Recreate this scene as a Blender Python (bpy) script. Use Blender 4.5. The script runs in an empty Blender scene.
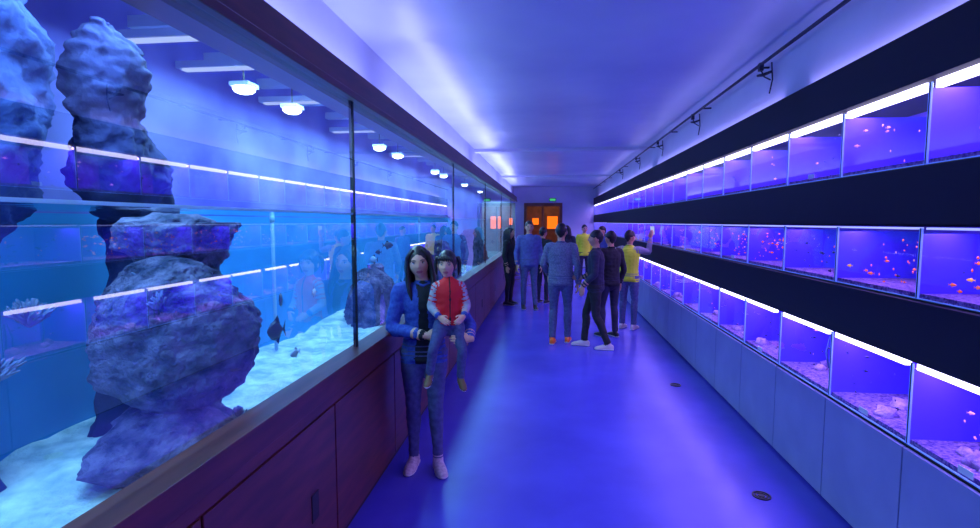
import bpy, bmesh, math, random
import numpy as np
from mathutils import Vector, Matrix, noise
random.seed(7)
S=bpy.context.scene
S.view_settings.view_transform='Standard'
S.view_settings.look='None'
S.view_settings.exposure=0
COL=S.collection

# ------------------------------------------------------------ materials
MATS={}
def mat(name,col,rough=.5,metal=0,emit=None,es=0,noise_amt=0,scale=8,col2=None,bump=0,bscale=None,spec=.5,detail=6):
    if name in MATS: return MATS[name]
    m=bpy.data.materials.new(name); m.use_nodes=True
    nt=m.node_tree; b=nt.nodes['Principled BSDF']
    b.inputs['Base Color'].default_value=(*col,1); b.inputs['Roughness'].default_value=rough
    b.inputs['Metallic'].default_value=metal
    b.inputs['Specular IOR Level'].default_value=spec
    if emit: 
        b.inputs['Emission Color'].default_value=(*emit,1); b.inputs['Emission Strength'].default_value=es
    if col2 or bump:
        tc=nt.nodes.new('ShaderNodeTexCoord')
        if col2:
            n=nt.nodes.new('ShaderNodeTexNoise'); n.inputs['Scale'].default_value=scale; n.inputs['Detail'].default_value=detail
            nt.links.new(tc.outputs['Object'],n.inputs['Vector'])
            r=nt.nodes.new('ShaderNodeValToRGB'); r.color_ramp.elements[0].color=(*col,1); r.color_ramp.elements[1].color=(*col2,1)
            r.color_ramp.elements[0].position=.35; r.color_ramp.elements[1].position=.68
            nt.links.new(n.outputs['Fac'],r.inputs['Fac']); nt.links.new(r.outputs['Color'],b.inputs['Base Color'])
        if bump:
            n2=nt.nodes.new('ShaderNodeTexNoise'); n2.inputs['Scale'].default_value=bscale or scale; n2.inputs['Detail'].default_value=detail
            nt.links.new(tc.outputs['Object'],n2.inputs['Vector'])
            bp=nt.nodes.new('ShaderNodeBump'); bp.inputs['Strength'].default_value=bump; bp.inputs['Distance'].default_value=.05
            nt.links.new(n2.outputs['Fac'],bp.inputs['Height']); nt.links.new(bp.outputs['Normal'],b.inputs['Normal'])
    MATS[name]=m; return m
def emis(name,col,s):
    m=bpy.data.materials.new(name); m.use_nodes=True; nt=m.node_tree; nt.nodes.clear()
    o=nt.nodes.new('ShaderNodeOutputMaterial'); e=nt.nodes.new('ShaderNodeEmission')
    e.inputs[0].default_value=(*col,1); e.inputs[1].default_value=s; nt.links.new(e.outputs[0],o.inputs[0]); return m
def glass(name,tint,base=.05,rough=.0,bump=0,power=4.5):
    m=bpy.data.materials.new(name); m.use_nodes=True; nt=m.node_tree; nt.nodes.clear()
    o=nt.nodes.new('ShaderNodeOutputMaterial'); t=nt.nodes.new('ShaderNodeBsdfTransparent'); t.inputs[0].default_value=(*tint,1)
    g=nt.nodes.new('ShaderNodeBsdfGlossy'); g.inputs['Roughness'].default_value=rough; g.inputs['Color'].default_value=(1,1,1,1)
    lw=nt.nodes.new('ShaderNodeLayerWeight'); lw.inputs['Blend'].default_value=.5
    p=nt.nodes.new('ShaderNodeMath'); p.operation='POWER'; p.inputs[1].default_value=power
    a=nt.nodes.new('ShaderNodeMath'); a.operation='MULTIPLY_ADD'; a.inputs[1].default_value=1-base; a.inputs[2].default_value=base
    mx=nt.nodes.new('ShaderNodeMixShader')
    nt.links.new(lw.outputs['Facing'],p.inputs[0]); nt.links.new(p.outputs[0],a.inputs[0]); nt.links.new(a.outputs[0],mx.inputs[0])
    nt.links.new(t.outputs[0],mx.inputs[1]); nt.links.new(g.outputs[0],mx.inputs[2]); nt.links.new(mx.outputs[0],o.inputs[0])
    if bump:
        tc=nt.nodes.new('ShaderNodeTexCoord'); n=nt.nodes.new('ShaderNodeTexNoise'); n.inputs['Scale'].default_value=9
        b=nt.nodes.new('ShaderNodeBump'); b.inputs['Strength'].default_value=bump; b.inputs['Distance'].default_value=.03
        nt.links.new(tc.outputs['Object'],n.inputs['Vector']); nt.links.new(n.outputs['Fac'],b.inputs['Height']); nt.links.new(b.outputs[0],g.inputs['Normal'])
    return m

# ------------------------------------------------------------ mesh builder
class MB:
    def __init__(s): s.v=[]; s.f=[]; s.m=[]; s.mats=[]; s.sm=[]
    def mi(s,m):
        if m not in s.mats: s.mats.append(m)
        return s.mats.index(m)
    def add(s,vs,fs,m,smooth=False):
        o=len(s.v); s.v+= [tuple(v) for v in vs]; k=s.mi(m)
        for f in fs: s.f.append(tuple(o+i for i in f)); s.m.append(k); s.sm.append(smooth)
    def box(s,x0,x1,y0,y1,z0,z1,m):
        vs=[(x,y,z) for z in(z0,z1) for y in(y0,y1) for x in(x0,x1)]
        s.add(vs,[(0,2,3,1),(4,5,7,6),(0,1,5,4),(2,6,7,3),(0,4,6,2),(1,3,7,5)],m)
    def quad(s,a,b,c,d,m): s.add([a,b,c,d],[(0,1,2,3)],m)
    def ell(s,c,r,m,nu=14,nv=10,M=None):
        vs=[];fs=[]
        for i in range(nv+1):
            t=math.pi*i/nv
            for j in range(nu):
                p=2*math.pi*j/nu
                v=Vector((r[0]*math.sin(t)*math.cos(p),r[1]*math.sin(t)*math.sin(p),r[2]*math.cos(t)))+Vector(c)
                vs.append(M@v if M else v)
        for i in range(nv):
            for j in range(nu):
                fs.append((i*nu+j,(i+1)*nu+j,(i+1)*nu+(j+1)%nu,i*nu+(j+1)%nu))
        s.add(vs,fs,m,True)
    def tube(s,pts,rad,m,n=8,M=None):
        st=stations(pts,rad,1)
        vs,fs=tube_geo(st,n); 
        if M: vs=[M@Vector(v) for v in vs]
        s.add(vs,fs,m,True)
    def obj(s,name,parent=None,bevel=0):
        me=bpy.data.meshes.new(name); me.from_pydata(s.v,[],s.f)
        for m in s.mats: me.materials.append(m)
        me.polygons.foreach_set('material_index',s.m); me.polygons.foreach_set('use_smooth',s.sm); me.update()
        o=bpy.data.objects.new(name,me); COL.objects.link(o)
        if parent: o.parent=parent
        if bevel:
            b=o.modifiers.new('b','BEVEL'); b.width=bevel; b.segments=2; b.limit_method='ANGLE'
        return o
def empty(name,loc=(0,0,0)):
    e=bpy.data.objects.new(name,None); COL.objects.link(e); e.location=(0,0,0); e.empty_display_size=.1; return e

def cr(a,b,c,d,t): return .5*((2*b)+(-a+c)*t+(2*a-5*b+4*c-d)*t*t+(-a+3*b-3*c+d)*t**3)
def stations(pts,rad,sub=3,side=None,mats=None):
    """returns list of (c,u,v,t,a,b,mat)"""
    P=[Vector(p) for p in pts]; R=[(r,r) if not isinstance(r,(tuple,list)) else tuple(r) for r in rad]
    n=len(P); C=[];RR=[];MM=[]
    for i in range(n-1):
        p0=P[max(i-1,0)];p3=P[min(i+2,n-1)];r0=R[max(i-1,0)];r3=R[min(i+2,n-1)]
        for k in range(sub):
            t=k/sub
            C.append(cr(p0,P[i],P[i+1],p3,t) if sub>1 else P[i])
            RR.append(tuple(max(.002,(cr(r0[q],R[i][q],R[i+1][q],r3[q],t) if sub>1 else R[i][q])) for q in(0,1)))
            MM.append(mats[i] if isinstance(mats,list) else mats)
    C.append(P[-1]);RR.append(R[-1]);MM.append(mats[-1] if isinstance(mats,list) else mats)
    out=[]; prev=None
    for i,c in enumerate(C):
        t=(C[min(i+1,len(C)-1)]-C[max(i-1,0)]).normalized()
        if side is not None: u=Vector(side)
        elif prev is not None: u=prev
        else: u=Vector((1,0,0)) if abs(t.x)<.8 else Vector((0,1,0))
        u=(u-t*u.dot(t)).normalized(); prev=u; v=t.cross(u)
        out.append((c,u,v,t,RR[i][0],RR[i][1],MM[i]))
    return out
def tube_geo(st,n=14,cap=.5):
    vs=[];fs=[]
    def ring(c,u,v,a,b):
        for j in range(n):
            p=2*math.pi*j/n; vs.append(c+u*(a*math.cos(p))+v*(b*math.sin(p)))
    c,u,v,t,a,b,_=st[0]; vs.append(c-t*min(a,b)*cap); 
    ring(c-t*min(a,b)*cap*.75,u,v,a*.6,b*.6)
    for (c,u,v,t,a,b,_) in st: ring(c,u,v,a,b)
    c,u,v,t,a,b,_=st[-1]; ring(c+t*min(a,b)*cap*.75,u,v,a*.6,b*.6); vs.append(c+t*min(a,b)*cap)
    k=len(st)+2
    for j in range(n): fs.append((0,1+(j+1)%n,1+j))
    for i in range(k-1):
        for j in range(n):
            fs.append((1+i*n+j,1+i*n+(j+1)%n,1+(i+1)*n+(j+1)%n,1+(i+1)*n+j))
    e=len(vs)-1
    for j in range(n): fs.append((e,1+(k-1)*n+j,1+(k-1)*n+(j+1)%n))
    return vs,fs

def remesh(vs,fs,vox):
    me=bpy.data.meshes.new('t'); me.from_pydata([tuple(v) for v in vs],[],fs); me.update()
    o=bpy.data.objects.new('t',me); COL.objects.link(o)
    r=o.modifiers.new('r','REMESH'); r.mode='VOXEL'; r.voxel_size=vox; r.use_smooth_shade=True
    s=o.modifiers.new('s','SMOOTH'); s.factor=.5; s.iterations=2
    dg=bpy.context.evaluated_depsgraph_get(); dg.update()
    m2=bpy.data.meshes.new_from_object(o.evaluated_get(dg))
    V=np.zeros(len(m2.vertices)*3); m2.vertices.foreach_get('co',V); V=V.reshape(-1,3)
    F=[tuple(p.vertices) for p in m2.polygons]
    bpy.data.objects.remove(o); bpy.data.meshes.remove(me); bpy.data.meshes.remove(m2)
    return V,F

# ------------------------------------------------------------ people
skin=mat('skin',(.85,.44,.28),.5); skin_d=mat('skin_tan',(.70,.34,.20),.5)
lip=mat('lips',(.6,.13,.13),.4); eyew=mat('eye_white',(.7,.7,.7),.2); iris=mat('eye_iris',(.02,.01,.01),.1)
hair=mat('hair_black',(.012,.009,.01),.4,col2=(.03,.022,.02),scale=60)
sole=mat('sole_white',(.75,.72,.72),.6)

def head_geo(mb,M,skinm,hairm,style='short',hs=1.0):
    NU,NV=56,44; vs=[];fs=[];fm=[]
    for i in range(NV+1):
        t=math.pi*i/NV
        for j in range(NU):
            p=2*math.pi*j/NU
            dx,dy,dz=math.sin(t)*math.cos(p),math.sin(t)*math.sin(p),math.cos(t)
            x,y,z=.076*dx,.094*dy,.115*dz
            if dz<0:
                q=-dz; x*=1-.36*q**1.4
                y*= (1-.10*q) if dy<0 else (1-.42*q)
            if dy<0:
                g=max(0,1-abs(z+.022)/.045) if z>-.022 else max(0,1-abs(z+.022)/.014)
                y-=.021*math.exp(-(x/.012)**2)*g
                y+=.008*math.exp(-((abs(x)-.032)/.015)**2-((z-.008)/.013)**2)
                y-=.004*math.exp(-((abs(x)-.03)/.02)**2-((z-.03)/.009)**2)
                y-=.006*math.exp(-(x/.024)**2-((z+.058)/.009)**2)
                y-=.008*math.exp(-(x/.025)**2-((z+.098)/.018)**2)
                y-=.004*math.exp(-((abs(x)-.04)/.02)**2-((z+.025)/.02)**2)
            vs.append((x,y,z))
    sk=[];lp=[]
    for i in range(NV):
        for j in range(NU):
            f=(i*NU+j,(i+1)*NU+j,(i+1)*NU+(j+1)%NU,i*NU+(j+1)%NU)
            c=sum((Vector(vs[k]) for k in f),Vector())/4
            (lp if (c.y<-.05 and abs(c.x)<.025-.8*abs(c.z+.058) and abs(c.z+.058)<.009) else sk).append(f)
    W=[M@Vector(v) for v in vs]
    mb.add(W,sk,skinm,True); mb.add(W,lp,lip,True)
    for sx in(-1,1):
        mb.ell((sx*.032,-.0675,.008),(.0135,.0125,.0075),eyew,12,8,M)
        mb.ell((sx*.031,-.0772,.008),(.0058,.0045,.0060),iris,10,8,M)
        mb.tube([(sx*.016,-.089,.026),(sx*.032,-.0885,.030),(sx*.05,-.078,.026)],[.0026,.0036,.002],hairm,6,M)
        mb.tube([(sx*.019,-.081,.014),(sx*.032,-.083,.0175),(sx*.046,-.076,.013)],[.0016,.002,.0016],iris,6,M)
        mb.ell((sx*.078,.008,-.002),(.009,.02,.031),skinm,10,8,M)
        mb.ell((sx*.083,.002,-.002),(.006,.011,.018),skinm,8,6,M)
    hv=[];NU2,NV2=40,30
    for i in range(NV2+1):
        t=math.pi*i/NV2
        for j in range(NU2):
            p=2*math.pi*j/NU2
            dx,dy,dz=math.sin(t)*math.cos(p),math.sin(t)*math.sin(p),math.cos(t)
            if style=='short':
                k=1.0
                if dz<.12 : k=1-.20*min(1,(.12-dz)/.35)*(1 if dy<.55 else .25)
                if dz<-.55: k*=.8
                a=(.084*k,.103*k,.115)
            else: 
                k=1-.06*max(0,-dz); a=(.089*k,.108*k,.118)
            nn=1+.025*noise.noise(Vector((dx*7,dy*7,dz*7)))+.012*noise.noise(Vector((dx*22,dy*22,dz*4)))
            sh=.017 if style=='short' else .022
            hv.append(M@Vector((a[0]*dx*nn,sh+a[1]*dy*nn,.019+a[2]*dz*nn)))
    hf=[(i*NU2+j,(i+1)*NU2+j,(i+1)*NU2+(j+1)%NU2,i*NU2+(j+1)%NU2) for i in range(NV2) for j in range(NU2)]
    mb.add(hv,hf,hairm,True)
    if style=='long':
        for sx in(-1,1):
            for q in range(5):
                a=q*.018
                mb.tube([(sx*(.03+a*.5),-.050+a*1.4,.105-a*.3),(sx*(.078+a*.1),-.04+a*1.3,.05),(sx*(.088+.004*q),-.03+a*1.3,-.03),(sx*(.094),-.04+a*1.5,-.12),(sx*(.088-.004*q),-.07+a*2,-.2-.012*(q%3)),(sx*.08,-.075+a*2,-.26-.02*(q%2))],
                    [.010,.016,.018,.021,.018,.006],hairm,8,M)
        for q in range(-3,4):
            mb.tube([(q*.022,.09,.06),(q*.025,.112-.004*abs(q),-.02),(q*.027,.105,-.13),(q*.026,.10,-.24),(q*.024,.1,-.31+.01*abs(q))],[.025,.03,.03,.024,.008],hairm,8,M)
    if style=='ponytail':
        for sx in(-1,1):
            mb.tube([(sx*.07,.03,.06),(sx*.095,.04,.065),(sx*.108,.045,.02),(sx*.105,.04,-.05),(sx*.098,.035,-.09)],[.018,.02,.02,.016,.006],hairm,8,M)
            for q in range(4):
                mb.tube([(sx*.005+sx*q*.014,-.075,.09-.006*q),(sx*(.01+q*.017),-.095+.003*q,.055),(sx*(.012+q*.018),-.093+.006*q,.038)],[.01,.009,.003],hairm,6,M)

def hand_geo(mb,wr,D,N,left,m,s=1.0,curl=.5,vox=.0038):
    D=Vector(D).normalized(); N=Vector(N); N=(N-D*N.dot(D)).normalized()
    T=D.cross(N) if left else N.cross(D)
    M=Matrix(((T.x,D.x,N.x),(T.y,D.y,N.y),(T.z,D.z,N.z)))
    VS=[];FS=[]
    def add(pts,rad,side=None):
        st=stations(pts,rad,2,side); v,f=tube_geo(st,10); o=len(VS)
        VS.extend(v); FS.extend([tuple(o+i for i in q) for q in f])
    add([(0,-.03,0),(0,.0,0),(0,.035,0),(0,.07,0),(0,.088,0)],[(.026,.021),(.028,.019),(.037,.017),(.041,.015),(.038,.011)],(1,0,0))
    for k,(bx,L,by) in enumerate([(.030,.072,.084),(.0105,.081,.09),(-.0095,.075,.088),(-.029,.058,.08)]):
        p=Vector((bx,by-.012,0)); pts=[p.copy()]; ang=curl*.25; p=p+Vector((0,.012,0)); pts.append(p.copy())
        for q,fr in enumerate((.45,.3,.25)):
            p=p+Vector((bx*.08*(1-curl),math.cos(ang),-math.sin(ang)))*L*fr; pts.append(p.copy()); ang+=curl*(.9 if q==0 else .75)
        add(pts,[.0085,.0088,.0084,.0076,.0062])
    add([(.020,.012,-.004),(.040,.034,-.010),(.054,.058,-.016-.01*curl),(.058-.012*curl,.082,-.022-.02*curl)],[.013,.0125,.0102,.0078])
    V,F=remesh([v for v in VS],FS,vox)
    W=[Vector(wr)+M@(Vector(v)*s) for v in V]
    mb.add(W,F,m,True)

DEF=dict(shR=(-.172,0,1.375),elR=(-.225,.02,1.10),wrR=(-.235,-.05,.86),shL=(.172,0,1.375),elL=(.225,.02,1.10),wrL=(.235,-.05,.86),
 hipR=(-.088,0,.90),knR=(-.10,-.02,.49),anR=(-.105,.02,.08),toeR=(-.02,-1,0),hipL=(.088,0,.90),knL=(.10,-.02,.49),anL=(.105,.02,.08),toeL=(.02,-1,0),
 hdR=(0,-.15,-1),hnR=(-1,-.2,0),hdL=(0,-.15,-1),hnL=(1,-.2,0),lean=(0,0),head=(0,-.015,1.585),hyaw=0,hpitch=0,htilt=0,curl=.5,legk=1)

def person(name,loc,yaw,H,top,pants,shoe,hairm,skinm,style='short',fem=False,vox=.011,headscale=1.0,inner=None,sleeve=None,hem=.86,short_sleeve=False,width=1.0,z0=None,vest=None,cuff=None,**pose):
    P=dict(DEF); P.update(pose); s=H/1.70; lx,ly=P['lean']; lk=P['legk']
    inner=inner or top; sleeve=sleeve or top
    ST=[]; VS=[];FS=[]
    def L(z): 
        k=max(0,(z-.93)/.5); return (lx*k,ly*k)
    def add(pts,rad,mats,sub=3,side=None,clamp=None):
        st=stations(pts,rad,sub,side,mats); v,f=tube_geo(st,16)
        if clamp is not None: v=[Vector((q.x,q.y,max(q.z,clamp))) for q in v]
        o=len(VS); VS.extend(v); FS.extend([tuple(o+i for i in q) for q in f]); ST.extend(st)
    w=width
    pz=[(.80,.10,.085),(.86,.155*w,.112),(.93,.168*w,.12),(1.02,.148*w,.108)]
    if fem: pz=[(.80,.10,.085),(.86,.16*w,.115),(.93,.17*w,.12),(1.03,.135*w,.10)]
    add([(0,0,z) for z,_,_ in pz],[(a,b) for _,a,b in pz],pants,3,(1,0,0))
    if fem: tz=[(hem,.178*w,.13),(.95,.168*w,.122),(1.06,.145*w,.11),(1.16,.142*w,.112),(1.27,.158*w,.128),(1.36,.160*w,.102),(1.415,.10*w,.07),(1.44,.062,.058)]
    else: tz=[(hem,.176*w,.128),(.95,.170*w,.124),(1.06,.162*w,.118),(1.18,.170*w,.12),(1.29,.186*w,.124),(1.37,.172*w,.104),(1.42,.108*w,.076),(1.445,.066,.062)]
    add([(L(z)[0],L(z)[1],z) for z,_,_ in tz],[(a,b) for _,a,b in tz],top,3,(1,0,0))
    hc=Vector(P['head'])+Vector((lx*1.2,ly*1.2,0)) if 'head' not in pose else Vector(P['head'])
    nb=Vector((lx,ly+.005,1.41))
    add([nb,nb.lerp(hc,.35),nb.lerp(hc,.75)+Vector((0,.01,0))],[.055,.05,.052],skinm,3)
    for sd in('R','L'):
        sh,el,wr=(Vector(P[k+sd]) for k in('sh','el','wr')); sh=sh+Vector((lx,ly,0)) if ('sh'+sd) not in pose else sh
        ch=Vector((lx*.9,ly*.9,1.34))
        if short_sleeve:
            add([ch.lerp(sh,.55),sh,sh.lerp(el,.35),sh.lerp(el,.72)],[.075,.068,.06,.06],sleeve,3)
            add([sh.lerp(el,.5),el,el.lerp(wr,.3),wr],[.043,.040,.038,.027],skinm,3)
        else:
            add([ch.lerp(sh,.55),sh,sh.lerp(el,.4),el,el.lerp(wr,.35),el.lerp(wr,.93)],[.078,.067,.057,.050,.048,.039],sleeve,3)
            add([el.lerp(wr,.7),wr],[.03,.027],skinm,2)
        if cuff: add([el.lerp(wr,.80),el.lerp(wr,.95)],[.043,.042],cuff,3)
        hp,kn,an=(Vector(P[k+sd]) for k in('hip','kn','an'))
        th=.092 if not fem else .094
        add([hp+Vector((0,0,.02)),hp.lerp(kn,.3),hp.lerp(kn,.7),kn,kn.lerp(an,.3)+Vector((0,.012,0)),kn.lerp(an,.7),kn.lerp(an,.95)],[k_*lk for k_ in[th,th-.006,.068,.058,.059 if not fem else .055,.050 if not fem else .042,.052 if not fem else .040]],pants,4)
        t=Vector(P['toe'+sd]).normalized(); th_=Vector((t.x,t.y,0)).normalized(); sl=an.z-.08; sx=Vector((0,0,1)).cross(th_)
        f0=Vector((an.x,an.y,0))
        def fp(d,z): return f0+t*d+Vector((0,0,an.z-.08+z))
        clampv=sl if abs(t.z)<.05 else None
        add([an+Vector((0,0,.03)),an,fp(.0,.045)],[.038,.04,.042],shoe,2)
        add([fp(-.065,.04),fp(-.02,.045),fp(.05,.042),fp(.11,.032),fp(.16,.026),fp(.185,.022)],[(.030,.036),(.038,.045),(.041,.040),(.045,.031),(.038,.024),(.02,.014)],shoe,3,sx,clamp=clampv)
        add([fp(-.075,.010),fp(-.02,.010),fp(.05,.010),fp(.11,.010),fp(.165,.010),fp(.195,.012)],[(.034,.011),(.041,.012),(.044,.012),(.049,.012),(.042,.012),(.022,.01)],sole,3,sx,clamp=clampv)
    V,F=remesh(VS,FS,vox)
    cen=np.array([np.mean(V[list(f)],axis=0) for f in F])
    mats=[]; best=np.full(len(F),1e9); bi=np.zeros(len(F),int)
    for k,(c,u,v,t,a,b,m) in enumerate(ST):
        if m not in mats: mats.append(m)
        d=cen-np.array(c); h=max(.014,.35*min(a,b))
        e=np.sqrt((d@np.array(u)/a)**2+(d@np.array(v)/b)**2+(d@np.array(t)/h)**2)
        w_=e<best; best[w_]=e[w_]; bi[w_]=mats.index(m)
    if inner is not top or vest:
        if inner not in mats: mats.append(inner)
        ti=mats.index(top); ii=mats.index(inner)
        for k in range(len(F)):
            c=cen[k]
            lxx,lyy=L(c[2])
            if bi[k]==ti and c[1]-lyy<-.05 and abs(c[0]-lxx)<((.05+.02*math.sin(c[2]*9)) if not vest else vest) and c[2]<1.46: bi[k]=ii
    mb=MB()
    VV=[]
    for v in V:
        q=Vector(v); 
        if q.z>.12 and q.z<1.42: q=q+Vector((1,1,0))*.006*noise.noise(Vector((q.x*16,q.y*16,q.z*26)))
        VV.append(q)
    for k,m in enumerate(mats):
        fs=[F[i] for i in range(len(F)) if bi[i]==k]
        if not fs: continue
        used=sorted(set(x for f in fs for x in f)); mp={x:i for i,x in enumerate(used)}
        mb.add([VV[x] for x in used],[tuple(mp[x] for x in f) for f in fs],m,True)
    R=Matrix.Translation(hc)@Matrix.Rotation(math.radians(P['hyaw']),4,'Z')@Matrix.Rotation(math.radians(P['hpitch']),4,'X')@Matrix.Rotation(math.radians(P['htilt']),4,'Y')@Matrix.Scale(headscale,4)
    head_geo(mb,R,skinm,hairm,style)
    for sd in('R','L'):
        hand_geo(mb,P['wr'+sd],P['hd'+sd],P['hn'+sd],sd=='L',skinm,.95 if not fem else .88,P['curl'],.0045)
    if not short_sleeve and z0 is None:
        mb.tube([(lx-.06,ly-.03,1.435),(lx,ly-.068,1.415),(lx+.06,ly-.03,1.435),(lx+.05,ly+.04,1.45),(lx,ly+.06,1.455),(lx-.05,ly+.04,1.45),(lx-.06,ly-.03,1.435)],[.012]*7,top,8)
    o=mb.obj(name); o.scale=(s,s,s); o.rotation_euler=(0,0,math.radians(yaw)); o.location=(loc[0],loc[1],z0 or 0)
    return o

denim=mat('denim_blue',(.03,.06,.32),.8,col2=(.06,.12,.46),scale=40)
jeans=mat('jeans',(.06,.07,.18),.8,col2=(.10,.11,.25),scale=30)
black=mat('black_cloth',(.012,.012,.016),.85,col2=(.02,.02,.026),scale=20)
red=mat('red_cloth',(.85,.012,.02),.7); white=mat('white_cloth',(.45,.42,.45),.8)
dark=mat('navy_cloth',(.02,.02,.05),.8); greysl=mat('grey_sleeve',(.3,.3,.36),.8)
plaid=mat('grey_plaid',(.10,.11,.20),.8,col2=(.20,.21,.32),scale=60)
bluesh=mat('blue_shirt',(.07,.08,.26),.8,col2=(.10,.12,.34),scale=20)
yellow=mat('hi_vis_yellow',(.8,.9,.03),.6); orange=mat('orange_shoe',(1,.2,.02),.5)
pink=mat('pink_sneaker',(.42,.30,.36),.6,col2=(.7,.6,.6),scale=50); whites=mat('white_sneaker',(.6,.5,.5),.6); brown=mat('brown_boot',(.2,.10,.05),.6); blk=mat('black_shoe',(.02,.02,.02),.5)

woman=person('woman',(-.845,3.44),13,1.53,denim,jeans,pink,hair,skin,'long',True,.010,inner=black,
  elR=(-.235,-.05,1.10),wrR=(.02,-.235,1.075),hdR=(1,-.10,-.05),hnR=(0,-1,.1),
  elL=(.345,-.05,1.11),wrL=(.33,-.26,1.05),hdL=(-1,-.22,.02),hnL=(-.15,-1,.1),
  anR=(-.085,.02,.08),toeR=(-.25,-1,0),anL=(.10,-.05,.08),knR=(-.085,-.02,.49),knL=(.085,-.05,.49),toeL=(.2,-1,0),hyaw=-2,htilt=-6,head=(-.03,-.02,1.58),curl=.45)
child=person('toddler',(-.645,3.31),18,.95,red,jeans,brown,hair,skin,'ponytail',False,.015,headscale=1.30,inner=black,sleeve=white,cuff=denim,z0=.53,hem=.93,vest=.012,width=.92,
  head=(-.02,-.01,1.595),hyaw=-16,shR=(-.14,0,1.34),shL=(.14,0,1.34),
  elR=(-.21,-.02,1.12),wrR=(-.13,-.18,1.02),hdR=(.6,-.5,-.4),hnR=(-.3,-1,.2),elL=(.21,-.02,1.12),wrL=(.15,-.18,1.02),hdL=(-.6,-.5,-.4),hnL=(.3,-1,.2),
  hipR=(-.085,-.01,.90),knR=(-.20,-.17,.66),anR=(-.24,-.12,.36),toeR=(-.3,-1,-.25),hipL=(.085,-.01,.90),knL=(.13,-.19,.62),anL=(.12,-.12,.30),toeL=(.1,-1,-.25))

man=person('man',(.17,7.3),172,1.67,plaid,jeans,orange,hair,skin_d,width=1.05,anR=(-.10,-.06,.08),knR=(-.10,-.05,.49),anL=(.10,.10,.08),elL=(.25,-.02,1.13),wrL=(.20,-.2,.95),elR=(-.24,.04,1.1))
w2=person('woman',(.63,7.05),-100,1.58,dark,black,whites,hair,skin_d,'short',False,
  knR=(-.09,-.14,.50),anR=(-.09,-.16,.08),knL=(.09,.02,.49),anL=(.09,.20,.08),elR=(-.24,.02,1.12),wrR=(-.20,-.22,1.0),hdR=(.3,-1,0),elL=(.23,-.0,1.10),wrL=(.22,-.16,.92))
m3=person('man',(.90,7.75),-150,1.56,black,dark,blk,hair,skin_d,knL=(.10,-.08,.49),anL=(.10,-.05,.08),elR=(-.25,.02,1.1))
m4=person('man',(1.27,8.4),150,1.56,yellow,jeans,whites,hair,skin_d,sleeve=greysl,
  elR=(-.28,-.14,1.34),wrR=(-.29,-.20,1.58),hdR=(-.05,-.25,1),hnR=(0,1,.2),elL=(.22,-.10,1.12),wrL=(.14,-.30,1.2),hdL=(-.2,-.8,.5),hnL=(.6,0,.6),hpitch=8,hyaw=-20)
m5=person('man',(-.38,10.15),8,1.71,bluesh,jeans,blk,hair,skin_d,width=1.08,vox=.014,elR=(-.25,0,1.1),anL=(.12,-.06,.08))
w3=person('woman',(-.80,10.6),70,1.58,black,black,blk,hair,skin_d,'long',True,vox=.014)
m6=person('man',(-.12,10.9),150,1.58,black,dark,blk,hair,skin_d,vox=.014)
m7=person('man',(.95,14.2),10,1.62,yellow,dark,blk,hair,skin_d,vox=.016)
m8=person('woman',(.45,13.2),170,1.6,dark,jeans,blk,hair,skin_d,'long',True,vox=.016)
m9=person('man',(1.2,12.0),-60,1.6,bluesh,dark,blk,hair,skin_d,vox=.016)

# ------------------------------------------------------------ room
Y0,Y1=-2.6,20.0; ZC=3.02
floor_m=mat('blue_epoxy_floor',(.065,.055,.44),.26,col2=(.085,.075,.55),scale=1.4,bump=.06,bscale=3)
ceil_m=mat('ceiling_paint',(.50,.54,.70),.30,col2=(.70,.74,.84),scale=.6,bump=.8,bscale=.8,detail=3)
wall_m=mat('white_wall',(.60,.61,.72),.6,col2=(.66,.68,.78),scale=2)
b=MB(); b.box(-2.9,2.4,Y0,Y1+4,-.1,0,floor_m); b.obj('floor')
b=MB(); b.box(-2.9,2.4,Y0,Y1+4,ZC,ZC+.1,ceil_m); b.obj('ceiling')
b=MB(); b.box(-2.9,-2.78,Y0,Y1+4,0,ZC,wall_m); b.obj('wall_left')
b=MB(); b.box(2.28,2.4,Y0,Y1+4,0,ZC,wall_m); b.obj('wall_right')
b=MB(); b.box(-2.78,2.28,Y0-.1,Y0,0,ZC,wall_m); b.obj('wall_front')
b=MB(); b.box(-1.46,-1.36,Y0,Y1,2.55,ZC,wall_m); b.obj('bulkhead_left')
b=MB(); b.box(1.74,1.84,Y0,Y1,2.58,ZC,wall_m); b.obj('bulkhead_right')
b=MB()
b.box(-2.78,-.95,Y1,Y1+.15,0,ZC,wall_m); b.box(.5,2.28,Y1,Y1+.15,0,ZC,wall_m); b.box(-.95,.5,Y1,Y1+.15,2.42,ZC,wall_m)
b.obj('wall_back')
brn=mat('dark_brown_wood',(.16,.05,.03),.5,col2=(.26,.09,.05),scale=5)
b=MB()
b.box(-.95,-.85,Y1-.05,Y1+.2,0,2.42,brn); b.box(.40,.5,Y1-.05,Y1+.2,0,2.42,brn); b.box(-.85,.40,Y1-.05,Y1+.2,2.3,2.42,brn)
b.box(-.27,-.21,Y1,Y1+.1,0,2.3,brn)
b.obj('door_1')
b=MB(); b.box(-2.78,2.28,Y1+3.5,Y1+3.6,0,ZC,brn); b.obj('wall_lobby')
og=emis('orange_backlit',(1,.16,.01),1.5)
b=MB(); b.box(-.12,.42,Y1+3.44,Y1+3.495,1.35,2.0,brn); b.box(-.08,.38,Y1+3.42,Y1+3.44,1.4,1.95,og); b.obj('backlit_poster')
b=MB(); b.box(-.76,-.44,Y1+3.44,Y1+3.495,1.55,1.9,brn); b.box(-.74,-.46,Y1+3.42,Y1+3.44,1.58,1.87,og); b.obj('backlit_poster')
b=MB(); gs=emis('green_sign',(.1,.9,.35),.6); b.box(.0,.26,Y1-.06,Y1-.001,2.48,2.60,blk); b.box(.02,.24,Y1-.065,Y1-.06,2.5,2.58,gs); b.obj('exit_sign')
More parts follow.
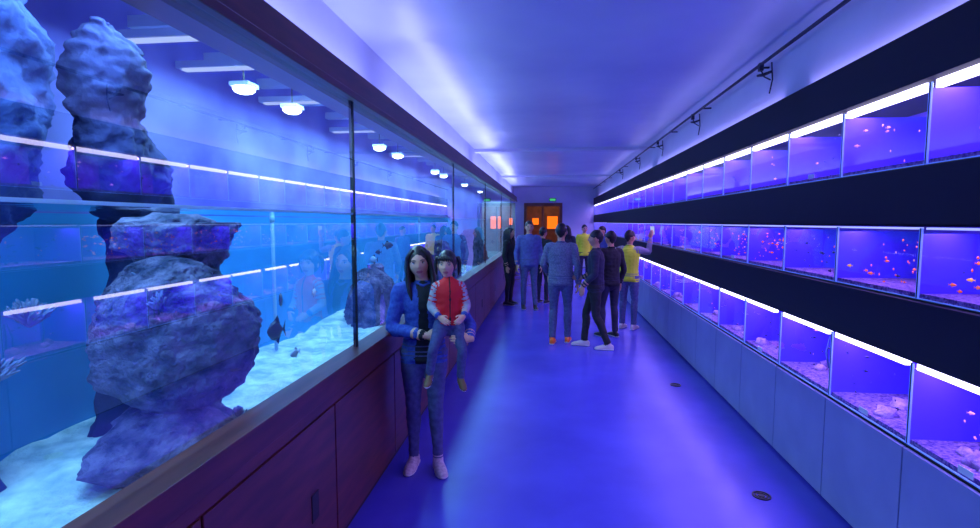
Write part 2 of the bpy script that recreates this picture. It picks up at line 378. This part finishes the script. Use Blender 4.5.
b=MB(); b.box(-1.36,1.74,9.5,9.75,ZC-.05,ZC,wall_m); b.obj('ceiling_beam')
b=MB(); b.box(-1.36,1.74,15.0,15.25,ZC-.05,ZC,wall_m); b.obj('ceiling_beam')
for (x,y) in((1.33,3.28),(1.33,5.5)):
    b=MB(); 
    for r0,r1,zz in((.055,.045,.006),(.038,.028,.005),(.02,.0,.005)):
        n=28; vs=[];
        for r,z in((r0,0),(r0,zz),(r1,zz),(r1,0)):
            for j in range(n): vs.append((x+r*math.cos(j/n*6.2832),y+r*math.sin(j/n*6.2832),z+.0005))
        b.add(vs,[(k*n+j,k*n+(j+1)%n,(k+1)*n+(j+1)%n,(k+1)*n+j) for k in range(3) for j in range(n)],blk)
    b.obj('floor_drain')

# ------------------------------------------------------------ large display aquarium (left)
GX=-1.12; TB=-2.25; TY0,TY1=-.6,17.5
wood=mat('cabinet_wood',(.085,.02,.018),.35,col2=(.17,.036,.028),scale=3)
nt=wood.node_tree
tc=[n for n in nt.nodes if n.type=='TEX_COORD'][0]; ns=[n for n in nt.nodes if n.type=='TEX_NOISE'][0]
mp=nt.nodes.new('ShaderNodeMapping'); mp.inputs['Scale'].default_value=(6,1,7); nt.links.new(tc.outputs['Object'],mp.inputs['Vector']); nt.links.new(mp.outputs[0],ns.inputs['Vector'])
b=MB()
C0=Y0+.02
b.box(-1.3,-1.06,C0,TY1,.09,.88,wood); b.box(-1.3,-1.10,C0,TY1,0,.09,blk)
b.box(-1.16,-1.04,C0,TY1,.86,.965,wood)
b.box(-1.3,-1.055,C0,TY1,.80,.86,wood)
y=C0; k=0
while y<TY1-.5:
    b.box(-1.06,-1.05,y+.006,y+.994,.095,.795,wood)
    if k%2==0: b.box(-1.051,-1.046,y+.72,y+.79,.34,.47,blk)
    y+=1.0; k+=1
b.obj('wooden_cabinet',bevel=.003)
aq=empty('display_aquarium')
gl=glass('aquarium_glass',(.90,.96,1.0),.15,0,0,2.9)
b=MB(); b.quad((GX,TY0,.93),(GX,TY1,.93),(GX,TY1,2.42),(GX,TY0,2.42),gl); b.obj('front_glass',aq)
sil=mat('black_silicone',(.01,.012,.02),.4)
b=MB()
for yy in(2.92,6.1,9.2,12.3,15.4): b.box(GX-.02,GX+.004,yy-.008,yy+.008,.93,2.42,sil)
b.obj('glass_seams',aq)
b=MB(); b.box(-1.34,-1.08,Y0,TY1+.1,2.39,2.54,wood); b.box(-1.10,-1.06,Y0,TY1+.1,2.37,2.41,wood); b.box(-1.46,-1.34,Y0,TY1+.1,2.5,2.545,wood); b.obj('top_trim',aq,bevel=.005)
tankblue=mat('tank_back_blue',(.02,.26,.66),.6,col2=(.04,.40,.85),scale=.9)
upblue=mat('tank_upper_wall',(.06,.05,.42),.6,col2=(.24,.24,.80),scale=1.3)
b=MB(); b.box(TB-.1,TB,TY0,TY1,.6,1.74,tankblue); b.box(TB-.1,TB,TY0,TY1,1.74,ZC-.01,upblue)
b.box(TB,GX,TY0-.1,TY0,.6,2.4,tankblue); b.box(TB,GX,TY1,TY1+.1,.0,2.4,wall_m)
b.obj('tank_walls',aq)
sand=mat('white_sand',(.35,.50,.55),.9,col2=(.9,.95,.95),scale=8,bump=.6,bscale=25)
NX,NY=24,260; vs=[]
for i in range(NX+1):
    for j in range(NY+1):
        x=TB+(GX-.01-TB)*i/NX; y=TY0+(TY1-TY0)*j/NY
        z=.70+.05*noise.noise(Vector((x*1.5,y*1.2,0)))+.025*noise.noise(Vector((x*8,y*8,3)))
        vs.append((x,y,z))
fs=[(i*(NY+1)+j,(i+1)*(NY+1)+j,(i+1)*(NY+1)+j+1,i*(NY+1)+j+1) for i in range(NX) for j in range(NY)]
b=MB(); b.add(vs,fs,sand,True); b.obj('sand_bed',aq)
wat=glass('water_surface',(.72,.93,1.0),.06,.02,.35,3.5)
b=MB(); b.quad((TB,TY0,1.745),(GX-.005,TY0,1.745),(GX-.005,TY1,1.745),(TB,TY1,1.745),wat); b.obj('water_surface',aq)
wl=mat('water_line',(.6,.8,.95),.3)
b=MB(); b.box(GX-.012,GX-.004,TY0,TY1,1.742,1.752,wl); b.obj('water_edge',aq)
steel=mat('painted_steel',(.5,.55,.7),.5)
railm=emis('light_rail_diffuser',(.50,.62,1.0),1.1)
b=MB()
y=.2
while y<TY1:
    b.box(TB,-1.42,y-.04,y+.04,2.74,2.80,steel); y+=.62
for yy in(1.6,2.5,3.0,3.9,5.2,7.2,9.8,12.8):
    b.box(TB+.02,-1.45,yy-.035,yy+.035,2.62,2.66,steel)
    b.box(TB+.05,-1.48,yy-.022,yy+.022,2.608,2.62,railm)
b.obj('light_rails',aq)
pv=mat('pvc_white',(.30,.50,.75),.4)
for yy in(3.77,8.3,12.5):
    b=MB(); b.tube([(-2.1,yy,.70),(-2.1,yy,1.2),(-2.1,yy,1.75)],[.013]*3,pv,14); b.tube([(-2.1,yy,1.70),(-2.1,yy,1.74)],[.019]*2,pv,14); b.obj('overflow_pipe',aq)

def rock(name,prof,m,amp=.06,seed=0,parent=None,n=72,sub=14):
    st=stations([(x,y,z) for x,y,z,_,_ in prof],[(a,c) for _,_,_,a,c in prof],sub,(1,0,0))
    v,f=tube_geo(st,n,.25); out=[]
    for q in v:
        c=Vector(min(st,key=lambda s:abs(s[0].z-q.z))[0]); d=(q-c); d.normalize() if d.length>0 else None
        o=Vector((seed*7.1,seed*3.3,0))
        dn=noise.fractal(q*5+o,1,2,5)*amp+abs(noise.noise(q*13+o))*amp*.8+noise.noise(q*35+o)*amp*.35-amp*.4
        out.append(q+d*dn)
    b=MB(); b.add(out,f,m,True); return b.obj(name,parent)
rk=mat('live_rock',(.035,.04,.12),.9,col2=(.27,.20,.40),scale=11,bump=1.0,bscale=34)
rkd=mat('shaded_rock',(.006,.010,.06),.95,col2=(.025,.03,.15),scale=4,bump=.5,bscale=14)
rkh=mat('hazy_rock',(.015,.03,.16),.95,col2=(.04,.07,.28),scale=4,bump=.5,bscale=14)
main=rock('coral_rock',[(-1.55,1.94,.68,.30,.34),(-1.57,1.98,.78,.27,.27),(-1.60,2.04,.90,.19,.19),(-1.61,2.06,1.00,.165,.17),(-1.60,2.06,1.06,.20,.19),(-1.57,2.03,1.12,.31,.28),(-1.56,2.02,1.20,.335,.30),(-1.57,2.03,1.29,.33,.30),(-1.59,2.06,1.37,.27,.26),(-1.61,2.11,1.43,.17,.19),(-1.62,2.13,1.50,.15,.17),(-1.62,2.14,1.58,.20,.22),(-1.63,2.14,1.68,.23,.24),(-1.63,2.14,1.71,.15,.16)],rk,.045,1)
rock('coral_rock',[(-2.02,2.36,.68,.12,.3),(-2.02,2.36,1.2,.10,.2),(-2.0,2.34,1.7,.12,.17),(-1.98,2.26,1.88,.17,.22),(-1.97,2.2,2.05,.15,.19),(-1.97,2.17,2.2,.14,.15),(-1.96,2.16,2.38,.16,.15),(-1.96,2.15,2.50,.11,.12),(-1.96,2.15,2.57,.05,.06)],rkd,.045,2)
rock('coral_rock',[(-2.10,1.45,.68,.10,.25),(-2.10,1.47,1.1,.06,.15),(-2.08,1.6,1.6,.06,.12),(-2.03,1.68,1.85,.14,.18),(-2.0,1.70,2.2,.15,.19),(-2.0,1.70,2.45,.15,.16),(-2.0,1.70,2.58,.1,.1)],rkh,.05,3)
rock('coral_rock',[(-1.85,5.4,.68,.3,.6),(-1.85,5.4,.9,.25,.5),(-1.9,5.5,1.1,.15,.3),(-1.9,5.5,1.22,.08,.15)],rk,.06,4)
rock('coral_rock',[(-1.8,8.6,.68,.35,.8),(-1.85,8.6,1.0,.28,.6),(-1.9,8.6,1.35,.18,.35)],rk,.07,5)
rock('coral_rock',[(-1.8,12.6,.68,.35,.9),(-1.85,12.6,1.1,.28,.6),(-1.9,12.6,1.5,.18,.35)],rk,.07,6)
cor=mat('branch_coral',(.12,.16,.38),.7,col2=(.30,.30,.52),scale=20)
def coral(c,R,n,m,seed):
    rd=random.Random(seed); b=MB()
    for i in range(n):
        a=rd.uniform(0,6.28); t=rd.uniform(.1,1.2); d=Vector((math.cos(a)*math.sin(t),math.sin(a)*math.sin(t),math.cos(t)))
        p=Vector(c); l=R*rd.uniform(.6,1); q=p+d*l*.55; e=q+(d+Vector((rd.uniform(-.4,.4),rd.uniform(-.4,.4),.3))).normalized()*l*.45
        b.tube([p,q,e],[.010,.008,.004],m,6)
        for _ in range(2):
            e2=q+(d+Vector((rd.uniform(-.9,.9),rd.uniform(-.9,.9),.2))).normalized()*l*.4
            b.tube([q,e2],[.006,.003],m,5)
    b.obj('branching_coral',main)
coral((-1.46,1.80,1.37),.08,30,cor,1); coral((-1.36,2.0,1.36),.06,24,cor,7); coral((-2.0,1.78,1.30),.12,40,cor,2); coral((-1.48,2.30,1.20),.06,20,cor,3); coral((-1.36,1.85,.80),.06,20,cor,4); coral((-2.0,1.62,1.12),.13,40,cor,5)
coral((-1.42,2.2,.80),.06,20,cor,8); coral((-1.62,1.92,1.46),.07,26,cor,9)

def fish(b,p,L,m,m2,yaw,tall=.4):
    M=Matrix.Translation(p)@Matrix.Rotation(yaw,4,'Z')
    prof=[(-.5,.02),(-.42,.35),(-.25,.8),(0,1),(.22,.7),(.38,.25),(.42,.14)]
    n=8; vs=[]
    for x,r in prof:
        for j in range(n):
            a=6.2832*j/n; vs.append(M@Vector((x*L,math.cos(a)*r*L*.12,math.sin(a)*r*L*tall*.5)))
    b.add(vs,[(i*n+j,i*n+(j+1)%n,(i+1)*n+(j+1)%n,(i+1)*n+j) for i in range(len(prof)-1) for j in range(n)],m,True)
    h=tall*L*.5
    q=lambda *v:[M@Vector(k) for k in v]
    b.add(q((.4*L,0,0),(.62*L,.01*L,h*.9),(.55*L,0,0),(.62*L,-.01*L,-h*.9)),[(0,1,2),(0,2,3)],m2)
    b.add(q((-.15*L,0,h*.8),(.15*L,0,h*1.5),(.3*L,0,h*.4)),[(0,1,2)],m2)
    b.add(q((-.05*L,0,-h*.8),(.15*L,0,-h*1.4),(.3*L,0,-h*.4)),[(0,1,2)],m2)
fdk=mat('fish_dark',(.02,.03,.09),.4); fst=mat('fish_silver',(.4,.5,.7),.3); forg=mat('fish_orange',(1,.22,.02),.5,emit=(1,.16,.02),es=.3)
fyl=mat('fish_yellow',(1,.6,.05),.5,emit=(1,.5,.05),es=.25)
fsh=empty('reef_fish')
b=MB()
fish(b,(-1.70,3.05,1.02),.13,fdk,fdk,1.2,1.0); fish(b,(-1.85,3.4,1.16),.11,fdk,fdk,2.0,.9); fish(b,(-1.5,2.9,.92),.10,fst,fst,1.5,.5)
for i in range(18):
    fish(b,(random.uniform(-2.1,-1.3),random.uniform(3.6,16),random.uniform(.95,1.6)),random.uniform(.06,.13),random.choice([fdk,fst,fdk]),fdk,random.uniform(0,6.28),random.uniform(.4,.9))
b.obj('fishes',fsh)

lampm=emis('lamp_face',(.75,.9,1.0),16)
lamps=empty('tank_floodlight')
for yy in(1.0,3.05,3.65,5.6,6.3,8.4,9.1,11.4,14.0):
    b=MB(); b.box(-1.91,-1.79,yy-.06,yy+.06,2.515,2.54,steel); b.ell((-1.85,yy,2.505),(.065,.065,.03),lampm,20,10)
    b.tube([(-1.85,yy,2.74),(-1.85,yy,2.535)],[.006,.006],blk,6); b.obj('floodlight_panel',lamps)

# ------------------------------------------------------------ rack of small aquaria (right)
FX=1.70; BX=2.14; P=.695; K0,K1=-7,25
yk=lambda k:2.6+P*k
ya,yb=yk(K0),min(yk(K1),19.95)
rack=empty('aquarium_rack')
hood=mat('black_fascia',(.008,.008,.02),.75)
pan=mat('white_laminate',(.26,.26,.48),.5,col2=(.31,.31,.54),scale=3)
rows=[(1.96,2.33),(1.345,1.675),(.65,1.045)]
b=MB()
b.box(1.655,2.2,ya,yb,2.335,2.58,hood)
b.box(1.665,2.2,ya,yb,1.69,1.95,hood); b.box(1.665,2.2,ya,yb,1.06,1.335,hood)
b.box(2.16,2.2,ya,yb,.65,2.33,hood)
b.obj('fascia',rack)
b=MB()
b.box(1.70,2.2,ya,yb,.0,.64,hood)
for k in range(K0,K1): b.box(1.68,1.70,yk(k)+.004,min(yk(k+1),yb)-.004,.02,.635,pan)
b.obj('cupboard_panels',rack,bevel=.003)
tb1=mat('tank_back_violet',(.09,.02,.60),.5,col2=(.26,.09,.95),scale=3)
tb2=mat('tank_back_blue2',(.04,.015,.42),.5,col2=(.13,.05,.80),scale=3)
tdiv=mat('tank_divider',(.08,.05,.8),.4)
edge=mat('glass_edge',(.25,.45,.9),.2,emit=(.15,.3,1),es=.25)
grav=mat('gravel',(.06,.03,.22),.9,col2=(.35,.24,.5),scale=60,bump=.6,bscale=60)
b=MB()
for ri,(z0,z1) in enumerate(rows):
    b.box(BX,BX+.015,ya,yb,z0,z1,[tb1,tb2,tb1][ri])
    b.box(FX,BX,ya,yb,z0-.008,z0+.004,sil)
    b.box(FX+.01,BX,ya,yb,z0+.004,z0+.025,grav)
    for k in range(K0,K1+1):
        y=min(yk(k),yb-.01)
        b.box(FX+.006,BX,y-.004,y+.004,z0,z1-.03,tdiv)
        b.box(FX-.004,FX+.004,y-.004,y+.004,z0,z1-.004,sil)
        b.box(FX-.004,FX+.004,y+.004,y+.008,z0,z1-.004,edge); b.box(FX-.004,FX+.004,y-.008,y-.004,z0,z1-.004,edge)
    b.box(FX-.004,FX+.004,ya,yb,z0,z0+.005,edge)
b.obj('tanks',rack)
gr=glass('small_tank_glass',(.95,.95,1),.03)
b=MB()
for z0,z1 in rows:
    b.quad((FX,yb,z0),(FX,ya,z0),(FX,ya,z1-.02),(FX,yb,z1-.02),gr)
b.obj('tank_glass',rack)
led1=emis('led_strip',(.68,.64,1.0),4.5); led2=emis('led_strip_dim',(.35,.40,1.0),1.3)
b=MB()
for ri,(z0,z1) in enumerate(rows):
    lm=led2 if ri==1 else led1; h=[.036,.010,.028][ri]
    rr=random.Random(ri)
    for k in range(K0,K1):
        g=.03 if ri!=2 else rr.choice([.03,.05,.12])
        b.box(FX+.0,FX+.03,yk(k)+g,min(yk(k+1),yb)-.03,z1-h,z1,lm)
b.obj('led_strips',rack)
b=MB(); fb=mat('fish_blue_dark',(.01,.01,.08),.4); fp=mat('fish_pink',(.9,.4,.7),.5,emit=(.9,.3,.7),es=.25)
for ri,(z0,z1) in enumerate(rows):
    for k in range(K0+4,K1):
        rr=random.Random(ri*100+k)
        n=[14,46,22][ri] if k<12 else [5,14,8][ri]
        cs=[[fp,fb,fb,fp],[forg,fb,forg,fyl],[fb,forg,fp,fb]][ri]
        m=rr.choice(cs)
        if ri==1: m={-1:forg,0:forg,1:fb,2:forg,3:forg}.get(k,m)
        for i in range(n):
            mm=m if rr.random()<.75 else rr.choice(cs)
            fish(b,(rr.uniform(FX+.03,FX+.26),rr.uniform(yk(k)+.05,yk(k+1)-.05),rr.uniform(z0+.04,z1-.06)),rr.uniform(.014,.031),mm,mm,rr.choice([1.57,-1.57])+rr.uniform(-.8,.8),.5)
b.obj('small_fish',rack)
rk2=mat('pale_rock',(.16,.10,.3),.9,col2=(.6,.45,.75),scale=14,bump=.5,bscale=40)
pl=mat('aquatic_plant',(.04,.12,.3),.7)
b=MB()
for k in range(K0+4,18):
    rr=random.Random(k+900)
    for i in range(9 if k<0 else 3):
        c=Vector((rr.uniform(FX+.08,FX+.35),rr.uniform(yk(k)+.08,yk(k+1)-.08),.68)); r=rr.uniform(.03,.065)
        vs=[];nu,nv=12,8
        for a in range(nv+1):
            for e in range(nu):
                t=math.pi*a/nv;p=6.2832*e/nu; d=Vector((math.sin(t)*math.cos(p),math.sin(t)*math.sin(p),math.cos(t)*.8)); vs.append(c+d*r*(1+.5*noise.noise(d*2.5+c*9)))
        fs=[(a*nu+e,(a+1)*nu+e,(a+1)*nu+(e+1)%nu,a*nu+(e+1)%nu) for a in range(nv) for e in range(nu)]
        b.add(vs,fs,rk2,True)
    if k%2 or k<0:
        for i in range(6):
            x=rr.uniform(FX+.2,FX+.38); y=rr.uniform(yk(k)+.08,yk(k+1)-.08)
            b.tube([(x,y,.67),(x+rr.uniform(-.02,.02),y+rr.uniform(-.03,.03),.78),(x,y+rr.uniform(-.04,.04),.9)],[.006,.008,.003],pl,5)
b.obj('tank_decor',rack)
lab=mat('price_label',(.8,.8,.85),.6)
b=MB()
for k,ri in((-1,2),(0,2),(2,2),(1,0),(3,1)):
    z0=rows[ri][0]; b.box(FX-.0075,FX-.005,yk(k)+.30,yk(k)+.38,z0+.02,z0+.05,lab)
b.obj('price_labels',rack)

# conduit and brackets
dk=mat('dark_metal',(.03,.03,.06),.5,metal=.3)
cond=empty('ceiling_conduit')
b=MB(); b.tube([(1.64,Y0+.02,2.93),(1.64,8,2.93),(1.64,19.9,2.93)],[.013]*3,dk,10)
y=0
while y<19.5: b.box(1.63,1.74,y-.010,y+.010,2.925,2.938,dk); y+=1.5
b.obj('pipe',cond)
for yy in(4.4,6.35,8.3,10.3,12.6):
    b=MB(); b.box(1.625,1.655,yy-.02,yy+.02,2.88,2.94,dk)
    b.tube([(1.70,yy-.05,2.93),(1.71,yy-.05,2.8),(1.70,yy-.03,2.70)],[.006]*3,dk,6)
    b.tube([(1.64,yy,2.89),(1.66,yy-.02,2.83),(1.70,yy-.04,2.80)],[.006]*3,dk,6)
    b.tube([(1.70,yy-.06,2.86),(1.66,yy-.0,2.85),(1.64,yy+.06,2.86)],[.010,.014,.010],dk,8)
    b.obj('bracket',cond)
ph=MB(); ph.box(-.037,.037,-.004,.004,-.075,.075,blk); scr=emis('phone_screen',(.5,.6,1),.8); ph.box(-.033,.033,.004,.0055,-.068,.068,scr)
po=ph.obj('smartphone')
a=math.radians(150); lx,ly,lz=-.29,-.285,1.71; sc=1.56/1.7
po.location=(1.27+sc*(lx*math.cos(a)-ly*math.sin(a)),8.4+sc*(lx*math.sin(a)+ly*math.cos(a)),lz*sc); po.rotation_euler=(-.2,0,a)

# ------------------------------------------------------------ lights
def area(name,loc,rot,sx,sy,en,col):
    l=bpy.data.lights.new(name,'AREA'); l.shape='RECTANGLE'; l.size=sx; l.size_y=sy; l.energy=en; l.color=col
    o=bpy.data.objects.new(name,l); COL.objects.link(o); o.location=loc; o.rotation_euler=rot; return o
for i,yy in enumerate((1.2,4.6,8.4,12.4,15.8)):
    area('tank_light',(-1.72,yy,2.60),(0,0,0),.4,3.2,90,(.32,.72,1.0))
for yy in(0,5,10,15):  # unseen uplights added on trim ledge and rack hood to fill the corridor
    area('fill_uplight',(-1.24,yy+1.5,2.56),(math.pi,0,0),.12,4.6,29,(.31,.35,1.0))
    area('fill_uplight',(1.70,yy+1.5,2.60),(math.pi,0,0),.05,4.6,4,(.38,.33,1.0))
for ri,(z0,z1) in enumerate(rows):
    for j in range(4):
        area('rack_light',(1.80,ya+(j+.5)*(yb-ya)/4,z1-.006),(0,0,0),.12,(yb-ya)/4,[60,38,52][ri],(.44,.24,1.0))
area('lobby_fill',(-.2,Y1+1.8,2.98),(0,0,0),1.2,1.2,30,(1,.55,.3))  # added warm fill to brighten the lobby, not a known fixture
W=bpy.data.worlds.new('w'); S.world=W; W.use_nodes=True
W.node_tree.nodes['Background'].inputs[0].default_value=(.05,.05,.4,1); W.node_tree.nodes['Background'].inputs[1].default_value=.3

c=bpy.data.cameras.new('cam'); c.sensor_width=36; c.lens=36*520/980; c.clip_start=.05
co=bpy.data.objects.new('cam',c); COL.objects.link(co); co.location=(0,0,1.70)
psi=math.radians(6.45); th=math.radians(4.62)
co.rotation_euler=(math.pi/2-th,0,psi)
S.camera=co
